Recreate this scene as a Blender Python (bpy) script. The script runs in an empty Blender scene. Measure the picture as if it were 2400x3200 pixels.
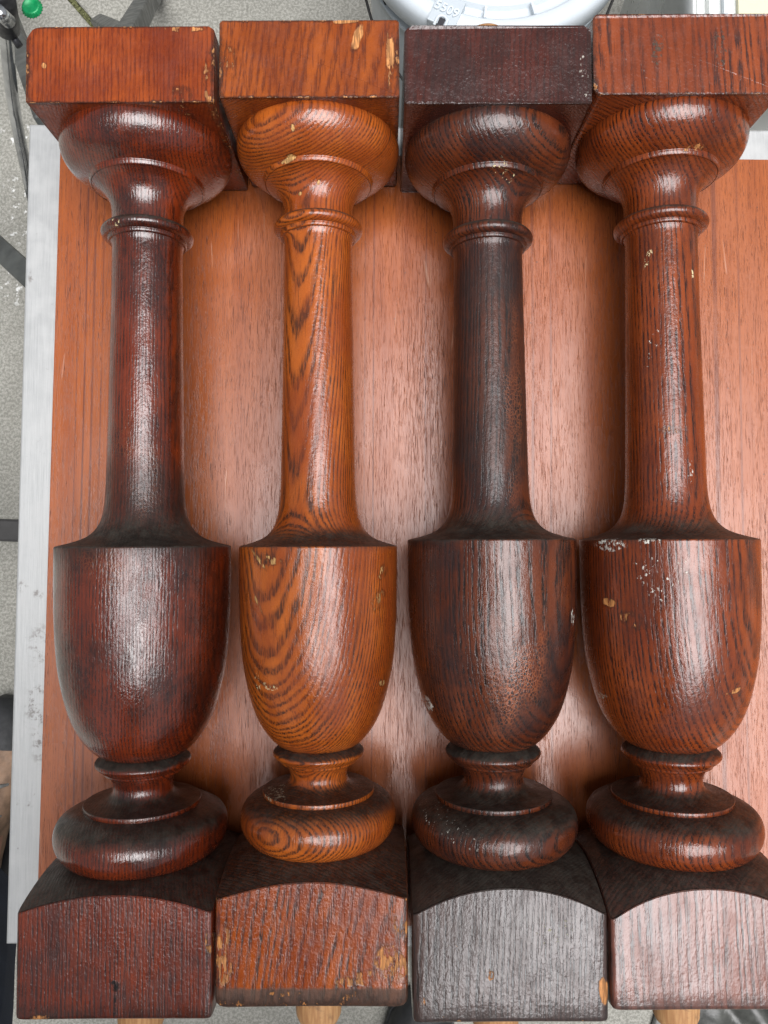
import bpy, bmesh, math, random
from mathutils import Vector, Matrix
R = math.radians
rnd = random.Random(7)
sc = bpy.context.scene
C = sc.collection

# ------------------------------------------------------------------ camera
CAM_H = 1.11                       # lens height above the concrete
F = 2330.0                         # focal length in pixels of the 2400 x 3200 photograph
TH = R(2.4)
cd = bpy.data.cameras.new('camera'); cam = bpy.data.objects.new('camera', cd); C.objects.link(cam)
cam.location = (0, 0, CAM_H); cam.rotation_euler = (TH, 0, 0)
cd.sensor_fit = 'VERTICAL'; cd.sensor_height = 32.0; cd.lens = 32.0 * F / 3200.0
cd.clip_start = 0.005; cd.clip_end = 300
cd.dof.use_dof = False
sc.camera = cam
sc.render.resolution_x = 768; sc.render.resolution_y = 1024

# ------------------------------------------------------------------ sky and sun (bright overcast)
SUN_EL, SUN_AZ = 78.0, 135.0        # azimuth measured from +y towards +x
w = bpy.data.worlds.new('World'); sc.world = w; w.use_nodes = True
wn = w.node_tree; wn.nodes.clear()
sky = wn.nodes.new('ShaderNodeTexSky'); sky.sky_type = 'NISHITA'; sky.sun_disc = False
sky.sun_elevation = R(SUN_EL); sky.sun_rotation = R(SUN_AZ)
sky.dust_density = 6.0; sky.air_density = 1.0; sky.ozone_density = 1.0
hs = wn.nodes.new('ShaderNodeHueSaturation'); hs.inputs['Saturation'].default_value = 0.3
bg = wn.nodes.new('ShaderNodeBackground'); bg.inputs['Strength'].default_value = 0.07
wo = wn.nodes.new('ShaderNodeOutputWorld')
wn.links.new(sky.outputs[0], hs.inputs['Color']); wn.links.new(hs.outputs[0], bg.inputs['Color']); wn.links.new(bg.outputs[0], wo.inputs[0])
sl = bpy.data.lights.new('sun', 'SUN'); sl.energy = 3.5; sl.angle = R(50); sl.color = (0.985, 0.98, 1.0)
so = bpy.data.objects.new('sun', sl); C.objects.link(so)
d = Vector((math.sin(R(SUN_AZ)) * math.cos(R(SUN_EL)), math.cos(R(SUN_AZ)) * math.cos(R(SUN_EL)), math.sin(R(SUN_EL))))
so.rotation_euler = d.to_track_quat('Z', 'Y').to_euler(); so.location = d * 5
sc.view_settings.view_transform = 'Standard'; sc.view_settings.look = 'None'
sc.view_settings.exposure = 0.26; sc.view_settings.gamma = 1.0; sc.view_settings.use_curve_mapping = False

# ------------------------------------------------------------------ helpers
def pw(x, y, depth):
    """photograph pixel at a known depth below the lens -> world point"""
    c, s = math.cos(TH), math.sin(TH)
    u, v = (x - 1200) / F, (1600 - y) / F
    k = depth / (c - v * s)
    return Vector((u * k, (v * c + s) * k, CAM_H - depth))

def obj(name, me, mat=None, parent=None):
    o = bpy.data.objects.new(name, me); C.objects.link(o)
    if mat is not None and not me.materials: me.materials.append(mat)
    if parent is not None: o.parent = parent
    return o
def frombm(name, bm, mat=None, parent=None, smooth=False):
    me = bpy.data.meshes.new(name)
    bmesh.ops.recalc_face_normals(bm, faces=bm.faces[:])
    bm.to_mesh(me); bm.free()
    if smooth:
        for p in me.polygons: p.use_smooth = True
    return obj(name, me, mat, parent)
def tag(o, label, cat, group=None):
    o['label'] = label; o['category'] = cat
    if group: o['group'] = group
    return o
def empty(name, loc=(0, 0, 0), rz=0.0):
    o = bpy.data.objects.new(name, None); C.objects.link(o); o.empty_display_size = 0.05
    o.location = loc; o.rotation_euler = (0, 0, rz); return o
def structure(o): o['kind'] = 'structure'; return o
def catmull(pts, sub=5):
    out = []
    n = len(pts)
    for i in range(n - 1):
        p0 = pts[max(i - 1, 0)]; p1 = pts[i]; p2 = pts[i + 1]; p3 = pts[min(i + 2, n - 1)]
        for k in range(sub):
            u = k / sub
            out.append(tuple(0.5 * (2 * p1[j] + (p2[j] - p0[j]) * u + (2 * p0[j] - 5 * p1[j] + 4 * p2[j] - p3[j]) * u * u + (3 * p1[j] - p0[j] - 3 * p2[j] + p3[j]) * u ** 3) for j in range(len(p1))))
    out.append(tuple(pts[-1]))
    return out
def tube(bm, pts, rad, seg=12, cap=True):
    """round tube along points; rad a number or list"""
    pts = [Vector(p) for p in pts]; rings = []
    up = Vector((0, 0, 1))
    for i, p in enumerate(pts):
        t = (pts[min(i + 1, len(pts) - 1)] - pts[max(i - 1, 0)]).normalized()
        a = t.cross(up)
        if a.length < 1e-3: a = t.cross(Vector((0, 1, 0)))
        a.normalize(); b = a.cross(t)
        r = rad[i] if isinstance(rad, (list, tuple)) else rad
        rings.append([bm.verts.new(p + (a * math.cos(2 * math.pi * k / seg) + b * math.sin(2 * math.pi * k / seg)) * r) for k in range(seg)])
    for i in range(len(rings) - 1):
        for k in range(seg):
            bm.faces.new((rings[i][k], rings[i][(k + 1) % seg], rings[i + 1][(k + 1) % seg], rings[i + 1][k]))
    if cap:
        bm.faces.new(rings[0][::-1]); bm.faces.new(rings[-1])
def box(bm, c, half, rot=None, bevel=0.0, seg=2):
    r = bmesh.ops.create_cube(bm, size=2.0)
    vs = r['verts']
    M = Matrix.Translation(Vector(c)) @ (rot.to_4x4() if rot is not None else Matrix.Identity(4)) @ Matrix.Diagonal((half[0], half[1], half[2], 1))
    bmesh.ops.transform(bm, matrix=M, verts=vs)
    if bevel:
        es = list({e for v in vs for e in v.link_edges})
        bmesh.ops.bevel(bm, geom=es, offset=bevel, segments=seg, affect='EDGES', profile=0.6)
def bar(bm, a, b, wdt, hgt, bevel=0.002):
    """square tube from a to b"""
    a = Vector(a); b = Vector(b); q = (b - a).to_track_quat('Y', 'Z').to_matrix()
    box(bm, (a + b) / 2, (wdt / 2, (b - a).length / 2, hgt / 2), q, bevel)
def prism(bm, outline, z0, z1, bevel=0.0, seg=2):
    lo = [bm.verts.new((x, y, z0)) for x, y in outline]; hi = [bm.verts.new((x, y, z1)) for x, y in outline]
    n = len(outline)
    fb = bm.faces.new(lo[::-1]); ft = bm.faces.new(hi)
    for i in range(n): bm.faces.new((lo[i], lo[(i + 1) % n], hi[(i + 1) % n], hi[i]))
    if bevel:
        es = list(ft.edges) + list(fb.edges)
        bmesh.ops.bevel(bm, geom=es, offset=bevel, segments=seg, affect='EDGES', profile=0.6)
def lathe_z(bm, prof, seg=64, c=(0, 0, 0)):
    rings = []
    for r, z in prof:
        if r < 1e-6: rings.append([bm.verts.new((c[0], c[1], c[2] + z))])
        else: rings.append([bm.verts.new((c[0] + r * math.cos(2 * math.pi * k / seg), c[1] + r * math.sin(2 * math.pi * k / seg), c[2] + z)) for k in range(seg)])
    for i in range(len(rings) - 1):
        A, B = rings[i], rings[i + 1]
        for k in range(seg):
            k2 = (k + 1) % seg
            if len(A) == 1 and len(B) == 1: continue
            if len(A) == 1: bm.faces.new((A[0], B[k], B[k2]))
            elif len(B) == 1: bm.faces.new((A[k], A[k2], B[0]))
            else: bm.faces.new((A[k], A[k2], B[k2], B[k]))

# ------------------------------------------------------------------ shader helpers
class NT:
    def __init__(s, name):
        s.m = bpy.data.materials.new(name); s.m.use_nodes = True
        s.t = s.m.node_tree; s.t.nodes.clear()
        s.out = s.t.nodes.new('ShaderNodeOutputMaterial')
        s.b = s.t.nodes.new('ShaderNodeBsdfPrincipled'); s.t.links.new(s.b.outputs[0], s.out.inputs[0])
        s._co = None
    def n(s, ty): return s.t.nodes.new(ty)
    def l(s, a, b): s.t.links.new(a, b)
    def put(s, sock, v):
        if v is None: return
        if isinstance(v, bpy.types.NodeSocket): s.l(v, sock)
        else:
            if sock.type == 'RGBA' and len(v) == 3: v = (*v, 1)
            sock.default_value = v
    def co(s):
        if s._co is None: s._co = s.n('ShaderNodeTexCoord')
        return s._co.outputs['Object']
    def math(s, op, a, b=None, c=None, clamp=False):
        q = s.n('ShaderNodeMath'); q.operation = op; q.use_clamp = clamp
        s.put(q.inputs[0], a); s.put(q.inputs[1], b); s.put(q.inputs[2], c); return q.outputs[0]
    def vm(s, op, a, b=None, sc_=None):
        q = s.n('ShaderNodeVectorMath'); q.operation = op
        s.put(q.inputs[0], a); s.put(q.inputs[1], b)
        if sc_ is not None: s.put(q.inputs['Scale'], sc_)
        return q.outputs['Value'] if op in ('LENGTH', 'DOT_PRODUCT', 'DISTANCE') else q.outputs[0]
    def map(s, v, loc=(0, 0, 0), rot=(0, 0, 0), scale=(1, 1, 1), ty='POINT'):
        q = s.n('ShaderNodeMapping'); q.vector_type = ty; s.put(q.inputs[0], v)
        q.inputs[1].default_value = loc; q.inputs[2].default_value = rot; q.inputs[3].default_value = scale; return q.outputs[0]
    def noise(s, v, scale, detail=2.0, rough=0.5, color=False, dist=0.0):
        q = s.n('ShaderNodeTexNoise'); s.put(q.inputs['Vector'], v); q.inputs['Scale'].default_value = scale
        q.inputs['Detail'].default_value = detail; q.inputs['Roughness'].default_value = rough; q.inputs['Distortion'].default_value = dist
        return q.outputs['Color'] if color else q.outputs[0]
    def voro(s, v, scale, feat='F1'):
        q = s.n('ShaderNodeTexVoronoi'); q.feature = feat; s.put(q.inputs['Vector'], v); q.inputs['Scale'].default_value = scale
        return q.outputs['Distance']
    def ss(s, v, a, b, lo=0.0, hi=1.0):
        q = s.n('ShaderNodeMapRange'); q.interpolation_type = 'SMOOTHSTEP'
        s.put(q.inputs[0], v); q.inputs[1].default_value = a; q.inputs[2].default_value = b; q.inputs[3].default_value = lo; q.inputs[4].default_value = hi
        return q.outputs[0]
    def mix(s, f, a, b, mode='MIX'):
        q = s.n('ShaderNodeMix'); q.data_type = 'RGBA'; q.blend_type = mode
        s.put(q.inputs[0], f); s.put(q.inputs[6], a); s.put(q.inputs[7], b); return q.outputs[2]
    def sep(s, v):
        q = s.n('ShaderNodeSeparateXYZ'); s.put(q.inputs[0], v); return q.outputs
    def comb(s, x, y, z):
        q = s.n('ShaderNodeCombineXYZ'); s.put(q.inputs[0], x); s.put(q.inputs[1], y); s.put(q.inputs[2], z); return q.outputs[0]
    def ramp(s, f, stops, interp='LINEAR'):
        q = s.n('ShaderNodeValToRGB'); q.color_ramp.interpolation = interp; s.put(q.inputs[0], f)
        e = q.color_ramp.elements
        while len(e) < len(stops): e.new(0.5)
        for i, (p, c) in enumerate(stops):
            e[i].position = p; e[i].color = (c, c, c, 1) if not isinstance(c, tuple) else (*c, 1)
        return q.outputs[0]
    def bump(s, h, strength, dist, prev=None):
        q = s.n('ShaderNodeBump'); s.put(q.inputs['Height'], h); q.inputs['Strength'].default_value = strength
        q.inputs['Distance'].default_value = dist
        if prev is not None: s.l(prev, q.inputs['Normal'])
        return q.outputs[0]
    def set(s, **k):
        for a, v in k.items(): s.put(s.b.inputs[a.replace('_', ' ')], v)

def plain(name, col, rough=0.5, metal=0.0, nscale=40, namt=0.15, bump=0.0, bscale=200, spec=0.5):
    t = NT(name); co = t.co()
    n1 = t.noise(co, nscale, 4, 0.6)
    f = t.ss(n1, 0.3, 0.7, 1 - namt, 1 + namt)
    t.set(Base_Color=t.mix(1.0, col, t.comb(f, f, f), 'MULTIPLY'), Metallic=metal, Specular_IOR_Level=spec)
    t.set(Roughness=t.ss(t.noise(co, nscale * 2.3, 3), 0.3, 0.7, max(rough - 0.08, 0.02), min(rough + 0.08, 1)))
    if bump: t.set(Normal=t.bump(t.noise(co, bscale, 4, 0.6), bump, 0.001))
    return t.m

# ---- old varnished oak: a solid texture, growth rings cut by the turned surface
def oak(name, light, dark, stain, ang, D=0.09, ringw=0.0019, slope=0.03, seed=0.0, band=0.85, stain_amt=0.5,
        rough=0.27, coat=0.5, crackle=None, spots=(), flecks=(), dirt=(), chips=None, pore=0.7, bumpk=1.0, raw=(0.62, 0.27, 0.09), endband=None, crack_col=(0.42, 0.13, 0.045), fine=0.5, croug=0.10, ledge=0.95, peel=0.28, lt=.25):
    t = NT(name); co = t.co()
    sco = t.vm('ADD', co, (seed * 1.37, seed * 0.71, seed * 2.11))
    # warp
    wv = t.noise(t.map(sco, scale=(1, 0.22, 1)), 22, 2, 0.5, color=True)
    p = t.vm('ADD', co, t.vm('SCALE', t.vm('SUBTRACT', wv, (0.5, 0.5, 0.5)), sc_=0.006))
    x, y, z = t.sep(p)[:3]
    ca, sa = math.cos(R(ang)), math.sin(R(ang))       # ring normal leans ang degrees from up towards +x
    nrm = t.math('ADD', t.math('MULTIPLY', x, sa), t.math('MULTIPLY', z, ca))
    tan = t.math('SUBTRACT', t.math('MULTIPLY', x, ca), t.math('MULTIPLY', z, sa))
    nrm = t.math('ADD', nrm, D)
    rad = t.math('SQRT', t.math('ADD', t.math('MULTIPLY', nrm, nrm), t.math('MULTIPLY', tan, tan)))
    rad = t.math('ADD', rad, t.math('MULTIPLY', y, slope))
    w1 = t.noise(t.comb(t.math('ADD', rad, seed), 0.0, 0.0), 130, 2, 0.5)
    rag = t.noise(t.map(sco, scale=(1, 0.10, 1)), 650, 2, 0.6)
    und = t.noise(t.map(sco, scale=(1, 0.2, 1)), 90, 3, 0.6)
    rings = t.math('ADD', t.math('DIVIDE', rad, ringw), t.math('MULTIPLY', w1, 2.6))
    rings = t.math('ADD', rings, t.math('ADD', t.math('MULTIPLY', rag, 0.38), t.math('MULTIPLY', und, 0.9)))
    fr = t.math('FRACT', rings)
    prof = t.ramp(fr, [(0.0, 0.35), (0.08, 1.0), (0.34, 0.9), (0.5, 0.2), (0.6, 0.0), (0.9, 0.04), (1.0, 0.35)])
    # pores: short strokes along the grain
    pn = t.noise(t.map(sco, scale=(1, 0.09, 1)), 1050, 2, 0.6)
    pores = t.ss(pn, 0.42, 0.56)
    pn2 = t.noise(t.map(sco, scale=(1, 0.05, 1)), 900, 1, 0.5)
    sparse = t.ss(pn2, 0.6, 0.7)
    bandf = t.math('MULTIPLY', prof, t.math('ADD', t.math('MULTIPLY', pores, pore), 1 - pore))
    bandf = t.math('MULTIPLY', bandf, band)
    bandf = t.math('MAXIMUM', bandf, t.math('MULTIPLY', sparse, fine))
    # tone drift and stain
    tone = t.noise(t.map(sco, scale=(1, 0.35, 1)), 38, 4, 0.6)
    blot = t.noise(t.map(sco, scale=(1, 0.6, 1)), 24, 5, 0.68)
    base = t.mix(t.ss(tone, 0.3, 0.72), light, tuple(c * k for c, k in zip(light, (0.62, 0.5, 0.45))))
    base = t.mix(bandf, base, dark)
    stf = t.math('MULTIPLY', t.ss(blot, 0.40, 0.62), stain_amt, clamp=True)
    fineb = t.ss(t.noise(t.map(sco, scale=(1, 0.4, 1)), 420, 3, 0.7), 0.35, 0.65, 0.7, 1.15)
    stf = t.math('MULTIPLY', stf, fineb, clamp=True)
    col = t.mix(stf, base, stain)
    rgh = t.ss(t.noise(sco, 70, 4, 0.6), 0.3, 0.75, rough - 0.08, rough + 0.14)
    height = t.math('SUBTRACT', 1.0, t.math('MULTIPLY', bandf, 0.8))
    wornp = t.ss(t.noise(t.map(sco, scale=(1, .5, 1)), 48, 4, .65), .34, .56, .62, 1.0)
    ctw = t.math('MULTIPLY', wornp, coat)
    rgh = t.math('ADD', rgh, t.math('MULTIPLY', t.math('SUBTRACT', 1.0, wornp), .12))
    # crazed varnish
    jit = t.vm('ADD', sco, t.vm('SCALE', t.noise(sco, 500, 2, 0.5, color=True), sc_=0.0012))
    vd = t.voro(t.map(jit, scale=(1, 0.7, 1)), 560, 'DISTANCE_TO_EDGE')
    vcr = t.ss(vd, 0.05, 0.16, 1.0, 0.0)
    alli = t.noise(t.map(sco, scale=(1, 0.7, 1)), 620, 3, 0.6)
    height = t.math('ADD', height, t.math('MULTIPLY', alli, 1.1))
    if crackle:
        amt, regs = crackle
        m = None
        for (cx, cy, rx, ry) in regs:
            dd = t.vm('LENGTH', t.vm('MULTIPLY', t.vm('SUBTRACT', co, (cx, cy, 0)), (1 / rx, 1 / ry, 0)))
            mm = t.ss(dd, 0.35, 1.0, 1.0, 0.0); m = mm if m is None else t.math('MAXIMUM', m, mm)
        m = t.math('MULTIPLY', m, t.ss(tone, 0.38, 0.6)); m = t.math('MULTIPLY', m, amt)
        cr = t.math('MULTIPLY', vcr, m)
        col = t.mix(cr, col, crack_col)
        height = t.math('SUBTRACT', height, t.math('MULTIPLY', cr, 0.8))
    fine_n = t.noise(t.map(sco, scale=(1, 0.32, 1)), 300, 3, 0.62); coarse_n = t.noise(t.map(co, scale=(1, 0.5, 1)), 130, 4, 0.7)
    edgej = t.math('MULTIPLY', t.math('SUBTRACT', coarse_n, 0.5), 1.5)
    upm = t.ss(t.sep(co)[2], 0.0, 0.004)
    def blob(cx, cy, rx, ry, rot):
        v = t.map(t.vm('MULTIPLY', co, (1, 1, 0)), loc=(cx, cy, 0), rot=(0, 0, R(rot)), scale=(rx, ry, 1), ty='TEXTURE')
        return t.math('ADD', t.vm('LENGTH', v), edgej)
    # deposits of dust in ledges, bands along the length: (y0, y1, amount)
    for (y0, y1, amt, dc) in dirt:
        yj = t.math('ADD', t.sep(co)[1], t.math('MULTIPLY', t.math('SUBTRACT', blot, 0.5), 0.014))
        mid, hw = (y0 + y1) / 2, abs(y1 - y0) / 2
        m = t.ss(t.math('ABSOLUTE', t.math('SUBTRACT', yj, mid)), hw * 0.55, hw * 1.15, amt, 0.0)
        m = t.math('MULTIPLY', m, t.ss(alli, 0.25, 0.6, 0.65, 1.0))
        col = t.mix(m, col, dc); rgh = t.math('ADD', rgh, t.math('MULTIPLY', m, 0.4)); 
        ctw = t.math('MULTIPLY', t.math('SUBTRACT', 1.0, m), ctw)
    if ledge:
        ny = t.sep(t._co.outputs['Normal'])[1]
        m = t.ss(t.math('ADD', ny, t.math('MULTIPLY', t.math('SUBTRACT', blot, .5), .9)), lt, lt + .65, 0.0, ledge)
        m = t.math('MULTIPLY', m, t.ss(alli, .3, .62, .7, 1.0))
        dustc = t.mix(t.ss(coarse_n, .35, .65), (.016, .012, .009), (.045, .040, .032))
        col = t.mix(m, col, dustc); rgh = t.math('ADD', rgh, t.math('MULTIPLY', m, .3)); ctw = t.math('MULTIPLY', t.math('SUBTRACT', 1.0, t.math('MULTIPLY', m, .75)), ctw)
    if endband is not None:
        yj = t.math('ADD', t.sep(co)[1], t.math('MULTIPLY', t.math('SUBTRACT', coarse_n, 0.5), 0.004))
        m = t.ss(yj, endband, endband - 0.0025); col = t.mix(t.math('MULTIPLY', m, 0.85), col, (0.075, 0.05, 0.036))
        rgh = t.math('ADD', rgh, t.math('MULTIPLY', m, 0.35)); ctw = t.math('MULTIPLY', t.math('SUBTRACT', 1.0, m), ctw)
    # bare-wood scars: (x, y, rx, ry, rot)
    mark = None; rim = None
    for s_ in spots:
        s_ = (s_[0], s_[1], s_[2] * .8, s_[3] * .85, *s_[4:])
        bl_ = blob(*s_[:5]); m = t.ss(bl_, 0.72, 0.98, 1.0, 0.0)
        if len(s_) > 5: s_ = (*s_[:5], s_[5] + .02)
        rimm = t.math('MULTIPLY', t.ss(bl_, 0.95, 1.35, .75, 0.0), t.ss(fine_n, .42, .55)); rim = rimm if rim is None else t.math('MAXIMUM', rim, rimm)
        if len(s_) > 5: m = t.math('MULTIPLY', m, t.ss(fine_n, s_[5], s_[5] + 0.06))
        mark = m if mark is None else t.math('MAXIMUM', mark, m)
    if chips:
        (bx, by, bz), (hx, hy, hz), amt, lim = chips
        q = t.vm('DIVIDE', t.vm('ABSOLUTE', t.vm('SUBTRACT', co, (bx, by, bz))), (hx, hy, hz))
        a_, b_, c_ = t.sep(q)[:3]
        mx = t.math('MAXIMUM', t.math('MAXIMUM', a_, b_), c_); mn = t.math('MINIMUM', t.math('MINIMUM', a_, b_), c_)
        mid = t.math('SUBTRACT', t.math('SUBTRACT', t.math('ADD', t.math('ADD', a_, b_), c_), mx), mn)
        cn = t.noise(t.map(co, scale=(1, 0.6, 1)), 95, 5, 0.75)
        m = t.ss(t.math('ADD', mid, t.math('MULTIPLY', cn, 0.35)), lim + .025, lim + 0.05)
        rc = t.math('MULTIPLY', t.ss(t.math('ADD', mid, t.math('MULTIPLY', cn, 0.35)), lim - .04, lim + .03), t.ss(fine_n, .38, .52)); rim = rc if rim is None else t.math('MAXIMUM', rim, rc)
        m = t.math('MULTIPLY', m, t.math('MULTIPLY', amt, t.ss(fine_n, 0.45, 0.52)))
        mark = m if mark is None else t.math('MAXIMUM', mark, m)
        # dark worn arris
        dk = t.ss(t.math('ADD', mid, t.math('MULTIPLY', cn, 0.12)), 1.0, 1.06)
        col = t.mix(t.math('MULTIPLY', dk, 0.6), col, (0.02, 0.009, 0.006))
    if mark is not None:
        if rim is not None: col = t.mix(t.math('MULTIPLY', rim, .65), col, (.022, .010, .006))
        rawc = t.mix(t.ss(pn, 0.35, 0.6), raw, tuple(c * 0.42 for c in raw))
        rawc = t.mix(t.ss(coarse_n, .45, .7, 0, .6), rawc, (.16, .06, .022))
        up2 = upm if not chips else 1.0
        mark = t.math('MULTIPLY', mark, up2)
        col = t.mix(mark, col, rawc); rgh = t.math('ADD', rgh, t.math('MULTIPLY', mark, 0.3))
        ctw = t.math('MULTIPLY', t.math('SUBTRACT', 1.0, mark), ctw)
        height = t.math('SUBTRACT', height, t.math('MULTIPLY', mark, 1.2))
    # paint flecks, also a nail hole and dents drawn dark: (x, y, rx, ry, rot, threshold, colour)
    orange0 = t.noise(co, 260, 3, .6)
    if flecks:
        fq = t.n('ShaderNodeTexVoronoi'); fq.inputs['Scale'].default_value = 680
        t.l(t.vm('ADD', t.map(co, scale=(1, .75, 1)), t.vm('SCALE', t.noise(co, 700, 3, .7, color=True), sc_=.0034)), fq.inputs['Vector'])
        fd = t.math('SUBTRACT', t.sep(fq.outputs['Color'])[0], t.math('MULTIPLY', fq.outputs['Distance'], .75))
    for (cx, cy, rx, ry, rot, thr, fc) in flecks:
        m = t.ss(blob(cx, cy, rx, ry, rot), 0.8, 1.0, 1.0, 0.0)
        m = t.math('MULTIPLY', t.math('MULTIPLY', m, t.ss(fd, (thr - .29) * 2.05, (thr - .29) * 2.05 + 0.12)), upm)
        m = t.math('MULTIPLY', m, t.ss(orange0, .35, .62, .3, 1.0))
        col = t.mix(m, col, fc); rgh = t.math('ADD', rgh, t.math('MULTIPLY', m, 0.4))
        ctw = t.math('MULTIPLY', t.math('SUBTRACT', 1.0, m), ctw)
        height = t.math('ADD', height, t.math('MULTIPLY', m, 1.0))
    orange = t.noise(t.map(sco, scale=(1, 0.8, 1)), 480, 3, 0.65)
    runs = t.noise(t.map(sco, scale=(1, 0.45, 1)), 130, 3, 0.55)
    nrmo = t.bump(t.math('ADD', orange, t.math('MULTIPLY', runs, 2.0)), peel, 0.0006)
    nrmo = t.bump(height, min(0.30 * bumpk, .6), 0.00028, nrmo)
    t.set(Base_Color=col, Roughness=rgh, Coat_Weight=ctw, Coat_Roughness=croug, Specular_IOR_Level=0.3, Normal=nrmo)
    t.l(nrmo, t.b.inputs['Coat Normal']); t.b.inputs['Coat IOR'].default_value = 1.62
    return t.m

# ------------------------------------------------------------------ materials of the place
def mat_board():
    t = NT('veneer'); co = t.co()
    wv = t.noise(t.map(co, scale=(1, 0.12, 1)), 9, 2, 0.5, color=True)
    p = t.vm('ADD', co, t.vm('SCALE', t.vm('SUBTRACT', wv, (0.5, 0.5, 0.5)), sc_=0.012))
    tone = t.noise(t.map(p, scale=(1, 0.05, 1)), 60, 4, 0.6)
    broad = t.noise(t.map(co, scale=(1, 0.3, 1)), 9, 3, 0.5)
    fib = t.noise(t.map(p, scale=(1, 0.03, 1)), 700, 2, 0.5)
    col = t.mix(t.ss(tone, 0.3, 0.7), (0.375, 0.096, 0.020), (0.29, 0.066, 0.013))
    col = t.mix(t.ss(broad, 0.35, 0.7, 0, 0.45), col, (0.32, 0.096, 0.032))
    col = t.mix(t.ss(fib, 0.4, 0.7, 0, 0.25), col, (0.19, 0.042, 0.012))
    jx = t.noise(t.comb(t.sep(co)[0], 0.0, 0.0), 1700, 0, 0.5); jy = t.noise(co, 140, 2, 0.5)
    cj = t.vm('ADD', co, t.comb(t.math('MULTIPLY', jy, .0012), t.math('MULTIPLY', jx, .05), 0.0))
    pn = t.noise(t.map(cj, loc=(3.1, 1.7, 0), rot=(0, 0, .012), scale=(1, 0.06, 1)), 2300, 2, 0.55)
    dens = t.noise(t.map(co, scale=(1, 0.25, 1)), 26, 3, 0.6)
    pore = t.ss(t.math('ADD', pn, t.math('MULTIPLY', t.math('SUBTRACT', dens, 0.5), 0.22)), 0.56, 0.66)
    col = t.mix(t.math('MULTIPLY', pore, 0.78), col, (0.055, 0.014, 0.007))
    # dark seams and growth lines along the grain
    xx = t.sep(p)[0]; ln = None
    for (lx, lw, la) in ((-0.2265, .0006, .55), (-0.2205, .0008, .8), (-0.2145, .0009, .7), (-0.2080, .0006, .6), (-0.0155, .0005, .4), (-0.009, .0006, .6), (0.0295, .0005, .5), (0.108, .0012, .55), (0.122, .0010, .5), (0.245, .0018, .6), (-0.075, .0004, .35), (0.262, .0008, .5)):
        m = t.ss(t.math('ABSOLUTE', t.math('SUBTRACT', xx, lx)), lw * 0.4, lw * 1.4, la, 0.0)
        ln = m if ln is None else t.math('MAXIMUM', ln, m)
    ln = t.math('MULTIPLY', ln, t.ss(t.noise(t.map(co, scale=(1, 0.3, 1)), 50, 3), 0.25, 0.5, 0.35, 1.0))
    col = t.mix(ln, col, (0.12, 0.032, 0.018))
    # worn smudges and specks
    sm = t.ss(t.noise(co, 55, 5, 0.7), 0.66, 0.78, 0, 0.45)
    col = t.mix(sm, col, (0.09, 0.035, 0.025))
    sc1 = t.voro(t.map(co, rot=(0, 0, .5), scale=(1, .06, 1)), 38, 'DISTANCE_TO_EDGE')
    scm = t.math('MULTIPLY', t.ss(sc1, .004, .012, 1.0, 0.0), t.ss(t.noise(co, 16, 3, .6), .56, .66))
    col = t.mix(t.math('MULTIPLY', scm, .3), col, (.62, .36, .24))
    ds = t.voro(co, 120); dm = t.math('MULTIPLY', t.ss(ds, .05, .09, 1.0, 0.0), t.ss(t.noise(co, 33, 2), .58, .62))
    col = t.mix(t.math('MULTIPLY', dm, .7), col, (.06, .03, .02))
    h = t.math('SUBTRACT', t.math('MULTIPLY', t.noise(co, 260, 3, 0.6), 0.4), t.math('MULTIPLY', pore, 1.0))
    h = t.math('SUBTRACT', h, scm)
    rg = t.ss(t.noise(t.map(co, scale=(1, .4, 1)), 30, 4, 0.6), 0.3, 0.7, 0.22, 0.33)
    nb = t.bump(h, 0.25, 0.0003)
    t.set(Base_Color=col, Roughness=t.math('ADD', rg, t.math('MULTIPLY', pore, .15)), Normal=nb, Specular_IOR_Level=t.math('SUBTRACT', 0.62, t.math('MULTIPLY', pore, .32)))
    return t.m
def mat_metal():
    t = NT('worn_aluminium'); co = t.co()
    br = t.noise(t.map(co, scale=(1, 0.04, 1)), 900, 3, 0.6)
    bl = t.noise(co, 60, 5, 0.65)
    sp = t.noise(co, 190, 5, 0.75)
    col = t.mix(t.ss(br, 0.3, 0.7, 0, 0.5), (0.46, 0.468, 0.462), (0.36, 0.37, 0.366))
    col = t.mix(t.ss(bl, 0.4, 0.7, 0, 0.4), col, (0.54, 0.545, 0.535))
    m = t.ss(sp, 0.66, 0.74, 0, 0.5)
    for (cx, cy, rx, ry, thr) in ((-0.252, -0.075, .014, .02, .44), (-0.254, -0.12, .014, .026, .42), (-0.253, -0.145, .008, .022, .43), (-0.268, -0.032, .004, .006, .46), (-0.256, -0.037, .005, .006, .45), (-0.262, -0.19, .008, .006, .5), (-0.266, 0.2, .003, .006, .4)):
        dd = t.vm('LENGTH', t.vm('MULTIPLY', t.vm('SUBTRACT', co, (cx, cy, 0)), (1 / rx, 1 / ry, 0)))
        mm = t.math('MULTIPLY', t.ss(dd, 0.3, 1.0, 0.65, 0.0), t.ss(sp, thr + .05, thr + 0.18)); m = t.math('MAXIMUM', m, mm)
    col = t.mix(m, col, (0.10, 0.075, 0.06))
    t.set(Base_Color=col, Metallic=t.math('SUBTRACT', 0.5, t.math('MULTIPLY', m, 0.45)), Roughness=t.ss(bl, 0.3, 0.7, 0.42, 0.58),
          Normal=t.bump(t.math('ADD', br, t.math('MULTIPLY', sp, 0.8)), 0.18, 0.0004))
    return t.m
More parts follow.
